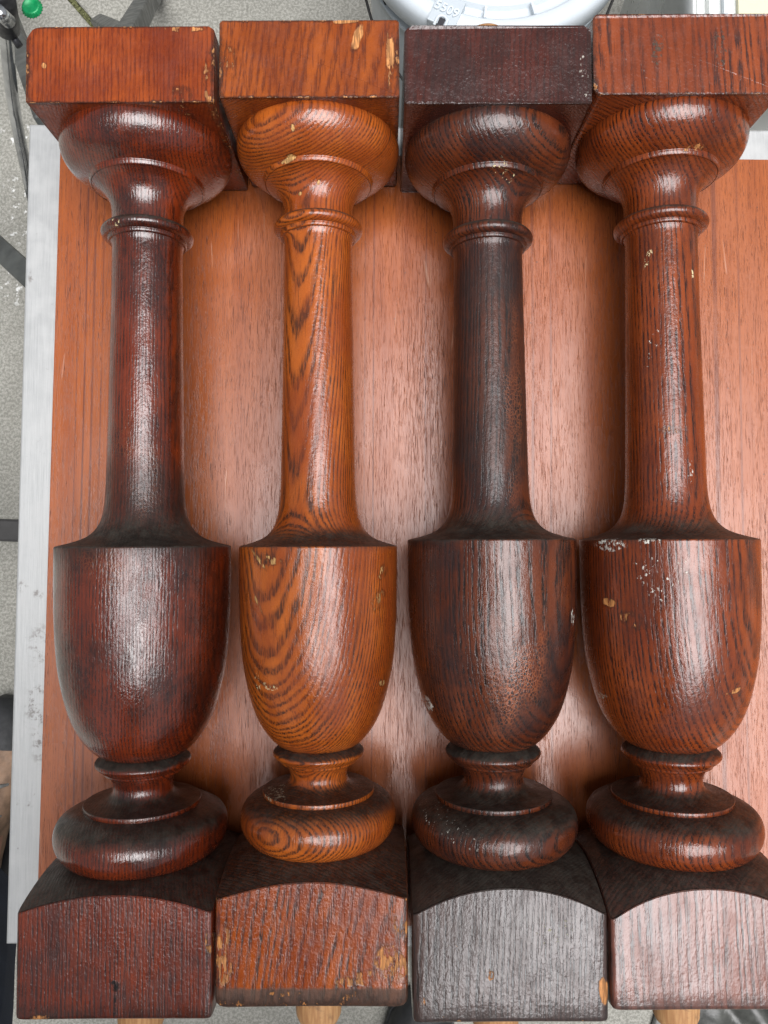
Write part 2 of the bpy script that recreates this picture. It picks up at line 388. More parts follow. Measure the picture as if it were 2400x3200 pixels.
def mat_concrete():
    t = NT('concrete'); co = t.co()
    a = t.noise(co, 5, 6, 0.65); b = t.noise(co, 45, 5, 0.7); c = t.noise(co, 260, 4, 0.75)
    col = t.mix(t.ss(a, 0.3, 0.7), (0.22, 0.215, 0.185), (0.31, 0.303, 0.265))
    col = t.mix(t.ss(b, 0.35, 0.68, 0, 0.6), col, (0.20, 0.195, 0.165))
    col = t.mix(t.ss(c, 0.42, 0.62, 0, 0.55), col, (0.14, 0.138, 0.12))
    col = t.mix(t.ss(c, 0.55, 0.4, 0, 0.3), col, (0.47, 0.46, 0.42))
    sp = t.noise(co, 95, 3, 0.6); m = None
    for (cx, cy, rx, ry) in ((-0.545, 0.505, .05, .07), (-0.545, 0.39, .045, .04), (-0.56, 0.62, .03, .04)):
        dd = t.vm('LENGTH', t.vm('MULTIPLY', t.vm('SUBTRACT', co, (cx, cy, 0)), (1 / rx, 1 / ry, 0)))
        mm = t.math('MULTIPLY', t.ss(dd, 0.5, 1.0, 1.0, 0.0), t.ss(sp, 0.58, 0.66)); m = mm if m is None else t.math('MAXIMUM', m, mm)
    col = t.mix(t.math('MULTIPLY', m, 0.85), col, (0.7, 0.7, 0.68))
    h = t.math('ADD', t.math('MULTIPLY', c, 0.7), b)
    t.set(Base_Color=col, Roughness=0.85, Normal=t.bump(h, 0.6, 0.002))
    return t.m
def mat_plastic(name, col, rough=0.38, sss=0.15, dirt=0.35):
    t = NT(name); co = t.co()
    a = t.noise(co, 18, 5, 0.65); s_ = t.noise(t.map(co, scale=(1, 0.3, 1)), 160, 5, 0.75)
    c = t.mix(t.ss(a, 0.35, 0.7, 0, 0.35), col, tuple(k * 0.86 for k in col))
    c = t.mix(t.ss(s_, 0.66, 0.78, 0, dirt), c, (0.32, 0.25, 0.18))
    t.set(Base_Color=c, Roughness=t.ss(a, 0.3, 0.7, rough - 0.08, rough + 0.1), Normal=t.bump(t.noise(co, 120, 4, 0.6), 0.08, 0.001))
    t.b.inputs['Subsurface Weight'].default_value = sss; t.b.inputs['Subsurface Radius'].default_value = (0.01, 0.01, 0.01)
    return t.m
def mat_denim():
    t = NT('navy_denim'); co = t.co()
    wv = t.n('ShaderNodeTexWave'); wv.inputs['Scale'].default_value = 450; wv.inputs['Distortion'].default_value = 2.0; t.l(t.map(co, rot=(0.5, 0.4, 0.7)), wv.inputs['Vector'])
    f = t.noise(co, 14, 5, 0.6)
    c = t.mix(t.ss(f, 0.3, 0.7), (0.012, 0.02, 0.045), (0.03, 0.045, 0.085))
    c = t.mix(t.math('MULTIPLY', wv.outputs['Fac'], 0.3), c, (0.05, 0.065, 0.10))
    t.set(Base_Color=c, Roughness=0.85, Normal=t.bump(t.math('ADD', t.math('MULTIPLY', wv.outputs['Fac'], 0.3), t.noise(co, 30, 4, 0.6)), 0.6, 0.004))
    return t.m

M_board = mat_board(); M_metal = mat_metal(); M_conc = mat_concrete()
M_tube = plain('grey_painted_steel', (0.055, 0.06, 0.058), 0.42, 0.1, 30, 0.3, 0.1)
M_tube_dark = plain('black_steel', (0.018, 0.017, 0.016), 0.55, 0.0, 30, 0.3, 0.1)
M_pipe = plain('bare_steel', (0.55, 0.56, 0.57), 0.2, 0.95, 25, 0.35, 0.12, 120)
M_clamp = plain('dark_cast_iron', (0.06, 0.06, 0.065), 0.4, 0.6, 60, 0.4, 0.4, 150)
M_moss = plain('moss', (0.13, 0.135, 0.06), 0.95, 0, 90, 0.6, 0.8, 300)
M_dirt = plain('joint_dirt', (0.13, 0.125, 0.1), 0.95, 0, 60, 0.4, 0.8, 300)
M_cap = plain('green_enamel', (0.004, 0.25, 0.08), 0.38, 0.15, 120, 0.2, 0.05)
M_pail = mat_plastic('white_pail_plastic', (0.46, 0.51, 0.545), 0.36, 0.1)
M_lidp = mat_plastic('white_lid_plastic', (0.56, 0.61, 0.645), 0.34, 0.1)
M_tub = mat_plastic('clear_white_plastic', (0.74, 0.76, 0.74), 0.32, 0.3)
M_cream = mat_plastic('cream_plastic', (0.66, 0.63, 0.44), 0.5, 0.1)
M_ink = plain('black_print', (0.02, 0.02, 0.025), 0.5)
M_denim = mat_denim()
M_skin = plain('skin', (0.42, 0.22, 0.15), 0.5, 0, 60, 0.15)
M_jacket = plain('charcoal_cloth', (0.03, 0.032, 0.036), 0.9, 0, 50, 0.3, 0.5, 200)
M_hair = plain('brown_hair', (0.03, 0.018, 0.011), 0.6, 0, 200, 0.4, 0.8, 400)
M_boot = plain('tan_leather', (0.24, 0.15, 0.095), 0.7, 0, 50, 0.3, 0.4, 250)
M_boot2 = plain('black_rubber', (0.02, 0.021, 0.022), 0.6, 0, 50, 0.3, 0.3, 250)
M_lace = plain('grey_lace', (0.25, 0.25, 0.24), 0.85, 0, 200, 0.3, 0.5, 500)
M_sheet = plain('dark_grey_film', (0.06, 0.062, 0.055), 0.38, 0, 30, 0.45, 0.5, 90)

def mat_dowel():
    t = NT('raw_dowel'); co = t.co()
    f = t.noise(t.map(co, scale=(1, 0.06, 1)), 500, 3, 0.6); g = t.noise(co, 90, 4, 0.7)
    c = t.mix(t.ss(f, 0.3, 0.7), (0.50, 0.28, 0.12), (0.34, 0.165, 0.065))
    c = t.mix(t.ss(g, 0.55, 0.75, 0, 0.6), c, (0.13, 0.07, 0.04))
    t.set(Base_Color=c, Roughness=0.75, Normal=t.bump(f, 0.3, 0.0004)); return t.m
M_dowel = mat_dowel()

# ------------------------------------------------------------------ ground: two cast slabs with a mossy joint
FL = CAM_H
j1, j2 = pw(225, 0, FL), pw(297, 83, FL)
jd = (j2 - j1); jd.z = 0; jd.normalize(); jn = Vector((-jd.y, jd.x, 0))
bm = bmesh.new(); box(bm, (0, 0, -0.06), (20, 20, 0.045))
structure(frombm('ground', bm, M_dirt))
for s, nm in ((1, 'pavement'), (-1, 'pavement')):
    bm = bmesh.new()
    a = j1 + jn * s * 0.0045
    A = a - jd * 16; B = a + jd * 16
    prism(bm, [(A.x, A.y), (B.x, B.y), ((B + jn * s * 14).x, (B + jn * s * 14).y), ((A + jn * s * 14).x, (A + jn * s * 14).y)], -0.0149, 0.0, 0.004, 3)
    structure(frombm(nm, bm, M_conc))
# moss growing in the joint
bm = bmesh.new()
for i in range(420):
    u = rnd.gauss(0.0, 0.05) if rnd.random() < 0.6 else rnd.uniform(-0.5, 0.3)
    p = j1 + jd * (u + 0.03) + jn * rnd.uniform(-0.004, 0.004); s = rnd.uniform(0.0012, 0.0032)
    r_ = bmesh.ops.create_icosphere(bm, subdivisions=1, radius=s)
    for v in r_['verts']: v.co = v.co * rnd.uniform(0.8, 1.2) + Vector((p.x, p.y, -0.011 + rnd.uniform(0, 0.008)))
mo = frombm('moss', bm, M_moss); mo['kind'] = 'stuff'; mo['label'] = 'green moss growing in the concrete joint'; mo['category'] = 'moss'

# ------------------------------------------------------------------ bottle cap
def bottle_cap():
    c = pw(101, 26, FL)
    bm = bmesh.new(); seg = 126; prof = [(0.0, 0.0046), (0.0088, 0.0047), (0.0104, 0.0060), (0.0122, 0.0059), (0.0136, 0.0045), (0.0145, 0.0025), (0.0158, 0.0005), (0.0160, 0.0)]
    rings = []
    for i, (r, z) in enumerate(prof):
        if r == 0: rings.append([bm.verts.new((0, 0, z))]); continue
        am = max(0.0, (i - 3) / 4.0) * 0.0008
        rings.append([bm.verts.new(((r + am * math.sin(21 * 2 * math.pi * k / seg)) * math.cos(2 * math.pi * k / seg), (r + am * math.sin(21 * 2 * math.pi * k / seg)) * math.sin(2 * math.pi * k / seg), z + 0.0004)) for k in range(seg)])
    for i in range(len(rings) - 1):
        for k in range(seg):
            if len(rings[i]) == 1: bm.faces.new((rings[0][0], rings[1][k], rings[1][(k + 1) % seg]))
            else: bm.faces.new((rings[i][k], rings[i][(k + 1) % seg], rings[i + 1][(k + 1) % seg], rings[i + 1][k]))
    o = frombm('bottle_cap', bm, M_cap, None, True)
    o.location = (c.x, c.y, 0.0)
    m = o.modifiers.new('thickness', 'SOLIDIFY'); m.thickness = 0.0004
    tag(o, 'crimped green metal bottle cap lying on the concrete', 'bottle cap')
bottle_cap()

# ------------------------------------------------------------------ table with metal top
BT = CAM_H - 0.542                 # top of the veneered board
MT = BT - 0.012                    # top of the metal sheet
def table():
    t = empty('work_table', (0, 0, 0))
    tag(t, 'work table with worn aluminium top on grey and black steel tube legs', 'table')
    q = R(-0.45)
    def rot(x, y): return (x * math.cos(q) - y * math.sin(q), x * math.sin(q) + y * math.cos(q))
    L, T = -0.2722, 0.3162
    bm = bmesh.new()
    prism(bm, [rot(L, -0.293), rot(0.62, -0.293), rot(0.62, T), rot(L, T)], MT - 0.022, MT, 0.0016, 3)
    frombm('metal_top', bm, M_metal, t)
    def leg(nm, a, b, wd, hg, mat):
        bm = bmesh.new(); bar(bm, a, b, wd, hg, 0.003); frombm(nm, bm, mat, t)
    zt = MT - 0.02
    # visible tubes at the sides
    leg('leg', pw(398, 120, .80) , pw(300, -20, 0.95) + Vector((-.05, .06, -.14)), 0.020, 0.020, M_tube)
    leg('leg', pw(392, 130, .78), pw(372, -20, 0.97) + Vector((0.01, .10, -.12)), 0.022, 0.022, M_tube)
    leg('brace', pw(150, 380, .70), pw(20, 0, 0.98) + Vector((-.07, .11, -.1)), 0.020, 0.020, M_tube)
    leg('brace', pw(330, 1080, .70), pw(-40, 730, 0.98) + Vector((-.06, .05, 0)), 0.024, 0.024, M_tube)
    leg('cross_bar', (-0.12, 0.005, 0.17), (-0.62, 0.021, 0.17), 0.028, 0.028, M_tube_dark)
    # four plain legs under the sheet
    for x, y in ((-0.20, 0.22), (-0.20, -0.22), (0.52, 0.24), (0.52, -0.24)):
        leg('leg', (x, y, 0.0), (x, y, zt), 0.03, 0.03, M_tube_dark)
    for y in (0.22, -0.22): leg('cross_bar', (-0.20, y, 0.17), (0.52, y, 0.17), 0.025, 0.025, M_tube_dark)
table()

# curved bare pipe with an iron clamp, left of the table
def pipe_stand():
    t = empty('pipe_stand', (-0.46, 0.62, 0)); T = t.location
    tag(t, 'curved bare steel pipe held in a dark iron clamp beside the metal table top', 'pipe stand')
    px = [(14, -60, .60), (18, 40, .64), (22, 120, .68), (25, 180, .705), (33, 260, .735), (46, 350, .77), (63, 440, .80), (82, 530, .83), (103, 630, .87), (130, 760, .93), (150, 860, 1.0), (168, 960, 1.1)]
    pts = catmull([tuple(pw(*p) - T) for p in px], 6)
    bm = bmesh.new(); tube(bm, pts, 0.0062, 20); frombm('pipe', bm, M_pipe, t, True)
    a = pw(-6, -40, .60) - T; b = pw(24, 92, .665) - T
    bm = bmesh.new(); tube(bm, [a, a.lerp(b, .5), b.lerp(a, .06), b], [0.0125, 0.0118, 0.0112, 0.0095], 20)
    cl = frombm('clamp', bm, M_clamp, t, True)
    bm = bmesh.new(); tube(bm, [b + Vector((.001, -.001, .0)), b + Vector((.0085, -.012, -.006))], 0.0035, 10); frombm('clamp_tongue', bm, M_clamp, cl, True)
    bm = bmesh.new(); c = pw(9, 40, .60) - T
    tube(bm, [c + Vector((0, 0, -.01)), c + Vector((-.001, -.003, .006))], 0.0058, 14); frombm('bolt', bm, M_pipe, cl, True)
    bm = bmesh.new(); box(bm, (0.03, -0.20, 0.004), (0.08, 0.05, 0.004), None, 0.002); frombm('foot_plate', bm, M_clamp, t)
    bm = bmesh.new(); box(bm, (pts[-1][0], pts[-1][1], 0.008), (0.03, 0.03, 0.006), None, 0.002); frombm('foot_plate', bm, M_clamp, t)
pipe_stand()

# ------------------------------------------------------------------ board
def board():
    q = R(-0.66)
    def rot(x, y): return (x * math.cos(q) - y * math.sin(q), x * math.sin(q) + y * math.cos(q))
    bm = bmesh.new()
    prism(bm, [rot(-0.2440, -0.272), rot(0.56, -0.272), rot(0.56, 0.2880), rot(-0.2440, 0.2880)], MT + 0.0002, BT, 0.0006, 2)
    o = frombm('veneer_board', bm, M_board)
    tag(o, 'orange brown veneered board lying on the aluminium table top', 'board')
board()

# ------------------------------------------------------------------ balusters
# reference profile (t along the length, r), pieces share no vertices at sharp edges
CAP = [[(.2640, .0528), (.2612, .0535), (.2570, .0533), (.2525, .0519), (.2480, .0491), (.2445, .0455), (.2418, .0414), (.2402, .0380), (.2394, .0362)],
       [(.2394, .0362), (.2390, .0360), (.2380, .0359), (.2366, .0354), (.2362, .0348)],
       [(.2362, .0345), (.2352, .0322), (.2330, .0288), (.2295, .0256), (.2255, .0236), (.2210, .0226), (.2160, .0225), (.2118, .0229)],
       [(.2118, .0229), (.2112, .0238)]]
COL = [[(.2112, .0238), (.2106, .0262), (.2092, .0282), (.2073, .0292), (.2054, .0288), (.2040, .0274), (.2033, .0256)],
       [(.2033, .0256), (.2031, .0250), (.2022, .0250), (.2010, .0248), (.2005, .0243)], [(.2005, .0243), (.2004, .0232)]]
SHA = [[(.2004, .0232), (.1985, .0226), (.1950, .0223), (.18, .0224), (.15, .0227), (.12, .02315), (.09, .0236), (.06, .0241), (.040, .0245), (.029, .0250), (.0200, .0261), (.0130, .0281), (.0085, .0303), (.0048, .0337), (.0022, .0383), (.0002, .0438), (-.0010, .0480), (-.0016, .0498)]]
URN = [[(-.0016, .0498), (-.0019, .0506), (-.0027, .0510), (-.004, .0510)],
       [(-.004, .0510), (-.0238, .0509), (-.045, .0505), (-.062, .0496), (-.0760, .0482), (-.0890, .0458), (-.1000, .0430), (-.1090, .0398), (-.1170, .0355), (-.1230, .0310), (-.1270, .0268), (-.1288, .0238)]]
RNG = [[(-.1288, .0238), (-.1290, .0243), (-.1302, .0262), (-.1318, .0282), (-.1328, .0290), (-.1340, .0292), (-.1352, .0284), (-.1366, .0268), (-.1378, .0252)],
       [(-.1378, .0252), (-.1381, .0246), (-.1392, .0242), (-.1396, .0234)], [(-.1396, .0228), (-.1412, .0208), (-.1440, .0191), (-.1470, .0183), (-.1498, .0185), (-.1520, .0198), (-.1537, .0224), (-.1550, .0268), (-.1557, .0315), (-.1560, .0345)]]
FOO = [[(-.1560, .0345), (-.1562, .0354), (-.1572, .0356), (-.1588, .0355)], [(-.1588, .0355), (-.1590, .0366)],
       [(-.1590, .0366), (-.1598, .0398), (-.1618, .0440), (-.1650, .0473), (-.1690, .0492), (-.1735, .0497), (-.1780, .0489), (-.1820, .0470), (-.1850, .0446), (-.1868, .0422), (-.1872, .0412)]]
REF = [.3106, .2636, .2387, .2054, .2006, -.0027, -.1288, -.1562, -.187, -.1921, -.2014, -.2622]
KN = {1: [.3067, .2606, .2366, .2012, .1968, -.0028, -.1341, -.1639, -.1958, -.1992, -.2088, -.2679],
      2: REF,
      3: [.3073, .2599, .2344, .1976, .1932, .0016, -.1279, -.1590, -.1905, -.1953, -.2099, -.2696],
      4: [.3145, .2657, .2423, .2070, .2028, .0016, -.1286, -.1602, -.1909, -.1955, -.2124, -.2628]}
RS = {1: (1.025, 1.01, 1.005, 1.075, 1.02, 1.075), 2: (1.0, 1.0, 1.0, 1.0, 1.0, 0.995), 3: (1.02, 1.01, 1.01, 1.06, 1.04, 1.06), 4: (1.015, 1.03, 1.02, 1.08, 1.045, 1.075)}
# axis x at y=0, lean of the axis, block width top / bottom, block offsets, outer corner rounding (left, right), inner corners
GEO = {1: dict(x=-.1555, q=.30, wt=.1115, wb=.1112, ot=.0005, ob=.0018, cor=(.008, .0035, .0012, .0012)),
       2: dict(x=-.0426, q=.24, wt=.1068, wb=.1096, ot=-.0005, ob=.0005, cor=(.0015, .0015, .0012, .0012)),
       3: dict(x=.0695, q=.24, wt=.1108, wb=.1108, ot=-.0008, ob=.0008, cor=(.0045, .004, .0012, .0012)),
       4: dict(x=.1840, q=.20, wt=.1115, wb=.1112, ot=-.0030, ob=-.0012, cor=(.003, .003, .0050, .002))}
AXZ = BT + 0.0558

def remap(b, t):
    K = KN[b]
    if t >= REF[0]: return K[0] + t - REF[0]
    for i in range(len(REF) - 1):
        if t >= REF[i + 1]:
            u = (t - REF[i + 1]) / (REF[i] - REF[i + 1]); return K[i + 1] + u * (K[i] - K[i + 1])
    return K[-1] + t - REF[-1]

def turned(name, segs, b, rs0, mat, parent, rs1=None, seg=112):
    """surface of revolution about local y; each smooth run is its own strip so edges stay crisp"""
    verts, faces = [], []
    allt = [p[0] for s in segs for p in s]; t0, t1 = allt[0], allt[-1]
    ph = b * 1.7
    for s in segs:
        pts = catmull(s, 4) if len(s) > 2 else s
        base = len(verts)
        for (tt, r) in pts:
            u = (tt - t0) / (t1 - t0)
            k = rs0(tt) if callable(rs0) else (rs0 if rs1 is None else rs0 + (rs1 - rs0) * u)
            y = remap(b, tt)
            for i in range(seg):
                a = 2 * math.pi * i / seg
                rr = r * k * (1 + 0.0016 * math.sin(2 * a + ph + 9 * tt) + 0.0009 * math.sin(3 * a - ph + 23 * tt))
                verts.append((rr * math.sin(a), y, rr * math.cos(a)))
        for j in range(len(pts) - 1):
            for i in range(seg):
                i2 = (i + 1) % seg
                faces.append((base + j * seg + i, base + j * seg + i2, base + (j + 1) * seg + i2, base + (j + 1) * seg + i))
    me = bpy.data.meshes.new(name); me.from_pydata(verts, [], faces)
    for p in me.polygons: p.use_smooth = True
    me.update()
    return obj(name, me, mat, parent)

def rounded(x0, x1, y0, y1, rs, n=5):
    """outline counter-clockwise; rs = radii at (x0,y1) (x1,y1) (x0,y0) (x1,y0)"""
    out = []
    for (cx, cy, sx, sy, r, a0) in ((x0, y0, 1, 1, rs[2], 180), (x1, y0, -1, 1, rs[3], 270), (x1, y1, -1, -1, rs[1], 0), (x0, y1, 1, -1, rs[0], 90)):
        for k in range(n + 1):
            a = R(a0 + 90 * k / n); out.append((cx + sx * r + r * math.cos(a), cy + sy * r + r * math.sin(a)))
    return out

def rough_up(o, amt, seed):
    r_ = random.Random(seed)
    for v in o.data.vertices: v.co += Vector((r_.gauss(0, amt), r_.gauss(0, amt), r_.gauss(0, amt)))

def top_block(b, mat, parent):
    g = GEO[b]; h = g['wt'] / 2
    y0, y1 = KN[b][1], KN[b][0]
    bm = bmesh.new()
    prism(bm, rounded(g['ot'] - h, g['ot'] + h, y0, y1, g['cor']), -0.0556, 0.0556, 0.0011, 2)
    o = frombm('top_block', bm, mat, parent); rough_up(o, 0.00012, b); return o

def bottom_block(b, mat, parent):
    g = GEO[b]; h = g['wb'] / 2; K = KN[b]
    tA, tC, tE, tT = K[9], K[10], K[11], K[8]
    # shoulder curve t(r): through torus end, arch crown (r=h) and corner (r=h*sqrt2)
    pts = ((0.042, tT + 0.0006), (h, tA), (h * math.sqrt(2) * .985, tC))
    def gt(r):
        s = 0
        for i in range(3):
            k = pts[i][1]
            for j in range(3):
                if j != i: k *= (r - pts[j][0]) / (pts[i][0] - pts[j][0])
            s += k
        return s
    per = []
    N = 22
    for side in range(4):
        for k in range(N):
            u = -1 + 2 * k / N
            u = math.copysign(1 - (1 - abs(u)) ** 1.6, u) if u else 0
            x_, z_ = ((u, -1), (1, u), (-u, 1), (-1, -u))[side]
            per.append(math.atan2(z_, x_))
    def RR(a):
        c, s = abs(math.cos(a)), abs(math.sin(a)); p = 46.0
        return h / ((c ** p + s ** p) ** (1 / p))
    verts, faces = [], []; n = len(per)
    def row(f):
        base = len(verts)
        for a in per: verts.append(f(a))
        return base
    def link(r0, r1):
        for i in range(n): faces.append((r0 + i, r0 + (i + 1) % n, r1 + (i + 1) % n, r1 + i))
    prev = None
    for k in range(10):                       # shoulder
        s = k / 9.0
        def f(a, s=s):
            Rm = RR(a); r = 0.036 + (Rm - 0.0005 - 0.036) * s
            off = g['ob'] * s
            return (off + r * math.cos(a), gt(max(r, 0.04)), r * math.sin(a))
        cur = row(f)
        if prev is not None: link(prev, cur)
        prev = cur
    # small broken arris then side faces
    rr = random.Random(b + 40)
    def f1(a):
        Rm = RR(a); return (g['ob'] + (Rm - 0.0005) * math.cos(a), gt(Rm), (Rm - 0.0005) * math.sin(a))
    def f2(a):
        Rm = RR(a); return (g['ob'] + Rm * math.cos(a), gt(Rm) - 0.0007, Rm * math.sin(a))
    r1 = row(f1); r2 = row(f2); link(r1, r2)
    e = 0.0055 if b == 2 else 0.003
    ra = row(lambda a: (g['ob'] + RR(a) * math.cos(a), tC - 0.004, RR(a) * math.sin(a)))
    r2b = row(f2); link(r2b, ra); prev = ra
    for k in range(1, 6):
        yk = tC - 0.004 + (tE + e - tC + 0.004) * k / 5
        cur = row(lambda a: (g['ob'] + (RR(a) + rr.gauss(0, .00008)) * math.cos(a), yk, (RR(a) + rr.gauss(0, .00008)) * math.sin(a))); link(prev, cur); prev = cur
    for (dy, ins) in ((0.55, 0.12), (0.2, 0.45), (0.0, 1.0)):
        cur = row(lambda a: (g['ob'] + (RR(a) - e * .5 * ins * (2.2 if RR(a) > h * 1.33 and b in (2, 4) else 1)) * math.cos(a), tE + e * dy, (RR(a) - e * .5 * ins) * math.sin(a))); link(prev, cur); prev = cur
    cv = len(verts); verts.append((g['ob'], tE, 0))
    for i in range(n): faces.append((prev + i, prev + (i + 1) % n, cv))
    me = bpy.data.meshes.new('bottom_block'); me.from_pydata(verts, [], faces)
    for p in me.polygons: p.use_smooth = True
    bm = bmesh.new(); bm.from_mesh(me); bmesh.ops.recalc_face_normals(bm, faces=bm.faces[:]); bm.to_mesh(me); bm.free()
    for p in me.polygons: p.use_smooth = True
    return obj('bottom_block', me, mat, parent)

def dowel(y0, sgn, parent, k=0.0):
    bm = bmesh.new(); seg = 40; prof = [(0.0146, 0), (0.0146, 0.030 + k), (0.0142, 0.0355 + k), (0.0125, 0.0395 + k), (0.009, 0.0412 + k)]
    rings = [[bm.verts.new((r * math.cos(2 * math.pi * k / seg), y0 + sgn * y, r * math.sin(2 * math.pi * k / seg))) for k in range(seg)] for r, y in prof]
    for i in range(len(rings) - 1):
        for k in range(seg): bm.faces.new((rings[i][k], rings[i][(k + 1) % seg], rings[i + 1][(k + 1) % seg], rings[i + 1][k]))
    bm.faces.new(rings[-1])
    return frombm('dowel', bm, M_dowel, parent, True)

def loc(b, px, py, r):
    """photo pixel on baluster b's upper surface at radius r -> local (x, y)"""
    g = GEO[b]; p = pw(px, py, CAM_H - AXZ - r)
    q = R(g['q']); x, y = p.x - g['x'], p.y
    return (x * math.cos(q) - y * math.sin(q), x * math.sin(q) + y * math.cos(q))
def sp(b, px, py, r, rx, ry, rot=0, *ex): return (*loc(b, px, py, r), rx, ry, rot, *ex)

GR = (0.035, 0.033, 0.028)          # settled dust
BK = (0.012, 0.009, 0.007)          # old black grime
WH = (0.66, 0.65, 0.58)
CRM = (0.72, 0.6, 0.34)

def block_chips(b, top, amt, lim):
    g = GEO[b]; K = KN[b]
    if top: return ((g['ot'], (K[0] + K[1]) / 2, 0), (g['wt'] / 2, (K[0] - K[1]) / 2, .0556), amt, lim)
    return ((g['ob'], K[11] + .2, 0), (g['wb'] / 2, .2, g['wb'] / 2), amt, lim)

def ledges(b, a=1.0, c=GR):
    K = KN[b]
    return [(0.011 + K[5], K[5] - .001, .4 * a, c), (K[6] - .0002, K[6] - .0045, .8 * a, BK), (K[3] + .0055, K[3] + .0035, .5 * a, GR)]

P = {}
P[1] = dict(light=(.190, .028, .006), dark=(.012, .006, .005), stain=(.022, .007, .005), ang=-97, D=.13, ringw=.0021, slope=.004, seed=1.3)
P[2] = dict(light=(.46, .112, .014), dark=(.036, .014, .008), stain=(.24, .044, .010), ang=-31, D=.16, ringw=.0020, slope=.075, seed=4.1)
P[3] = dict(light=(.135, .032, .010), dark=(.008, .007, .006), stain=(.022, .011, .010), ang=47, D=.15, ringw=.0028, slope=-.02, seed=7.7)
P[4] = dict(light=(.25, .050, .009), dark=(.014, .006, .005), stain=(.075, .016, .007), ang=53, D=.16, ringw=.0027, slope=.03, seed=9.2)
MATS = {}
MATS[1] = (oak('dark_oak', **P[1], stain_amt=.8, band=.8, rough=.24, coat=1.0, croug=.09, fine=.45, dirt=ledges(1, .8) + [(.055, -.012, .6, (.016, .012, .010))], lt=.1, bumpk=1.3,
               crackle=(.75, [(.0, .03, .022, .08), (0, .0, .04, .03), (-.01, -.17, .04, .012)]), crack_col=(.20, .06, .02),
               flecks=[(*loc(1, 605, 500, .05), .0022, .006, 20, .5, WH), (*loc(1, 360, 685, .03), .004, .0025, 0, .5, CRM)]),
           oak('red_oak_block', peel=0.25, light=(.32, .062, .010), dark=(.06, .010, .004), stain=(.12, .016, .005), ang=-97, D=.13, ringw=.0024, slope=.004, seed=1.9, stain_amt=.6, band=.7, rough=.32, coat=.2, fine=.55,
               chips=block_chips(1, True, 1.0, 1.155), spots=[sp(1, 155, 205, .055, .0016, .002, 20), sp(1, 665, 270, .055, .0035, .014, 4, .5), sp(1, 575, 300, .055, .008, .006, 0, .55), sp(1, 590, 95, .055, .016, .002, 0, .48)]),
           oak('dark_oak_block', peel=0.35, light=(.21, .030, .006), dark=(.018, .011, .011), stain=(.045, .014, .011), ang=-97, D=.13, ringw=.0022, slope=.004, seed=2.6, stain_amt=.7, band=.9, rough=.3, coat=.55, fine=.75, bumpk=2.2,
               chips=block_chips(1, False, .8, 1.19), flecks=[(*loc(1, 345, 3080, .055), .0026, .0032, 0, .02, (.008, .007, .007)), (*loc(1, 345, 3130, .055), .0009, .012, 0, .12, (.012, .010, .010))], spots=[sp(1, 640, 2950, .055, .003, .008, 0, .5), sp(1, 100, 3180, .055, .006, .003, 0, .5)]))
MATS[2] = (oak('orange_oak', **P[2], stain_amt=.55, band=.95, rough=.27, coat=.6, pore=.55, dirt=ledges(2, .75),
               spots=[sp(2, 902, 462, .046, .006, .0022, 10, .42), sp(2, 840, 1750, .05, .009, .003, -12, .5), sp(2, 795, 1745, .05, .0012, .008, 40, .42), sp(2, 1180, 1880, .04, .004, .008, -20, .48),
                      sp(2, 800, 1890, .045, .0012, .009, 28, .45), sp(2, 1195, 1790, .035, .003, .005, -15, .52), sp(2, 1000, 545, .035, .0012, .002, -20), sp(2, 940, 570, .035, .0016, .0016, 0), sp(2, 1190, 2150, .035, .002, .003, 0, .45), sp(2, 925, 395, .05, .0014, .002, 0)],
               flecks=[(*loc(2, 835, 2150, .043), .007, .0022, -6, .42, CRM), (*loc(2, 795, 2125, .037), .0022, .009, 14, .5, CRM), (*loc(2, 835, 2524, .04), .008, .0028, 6, .46, (.5, .47, .34))], raw=(.66, .38, .14)),
           oak('orange_oak_block', peel=0.3, light=(.34, .078, .010), dark=(.07, .014, .006), stain=(.12, .022, .007), ang=-31, D=.16, ringw=.0021, slope=.075, seed=4.6, stain_amt=.6, band=.75, rough=.27, coat=.35, fine=.55, bumpk=1.4,
               chips=block_chips(2, True, 1.0, 1.15), spots=[sp(2, 1132, 118, .055, .0035, .0105, -18), sp(2, 1090, 70, .055, .011, .0016, 3, .42), sp(2, 1232, 180, .055, .003, .028, -2, .5), sp(2, 732, 185, .055, .006, .011, 15, .53)]),
           oak('worn_orange_block', peel=0.3, light=(.40, .085, .008), dark=(.035, .022, .019), stain=(.15, .024, .008), ang=-31, D=.16, ringw=.0022, slope=.075, seed=5.2, stain_amt=.6, band=1.0, rough=.2, coat=.55, fine=.6, bumpk=2.0, endband=-.2497,
               chips=block_chips(2, False, 1.0, 1.15), raw=(.60, .25, .075),
               spots=[sp(2, 690, 2990, .055, .006, .020, 0, .44), sp(2, 1215, 3010, .055, .012, .014, 25, .45), sp(2, 1110, 3060, .055, .018, .005, 12, .5), sp(2, 1240, 2900, .055, .007, .010, 0, .53), sp(2, 880, 3105, .055, .012, .002, 0, .5)]))
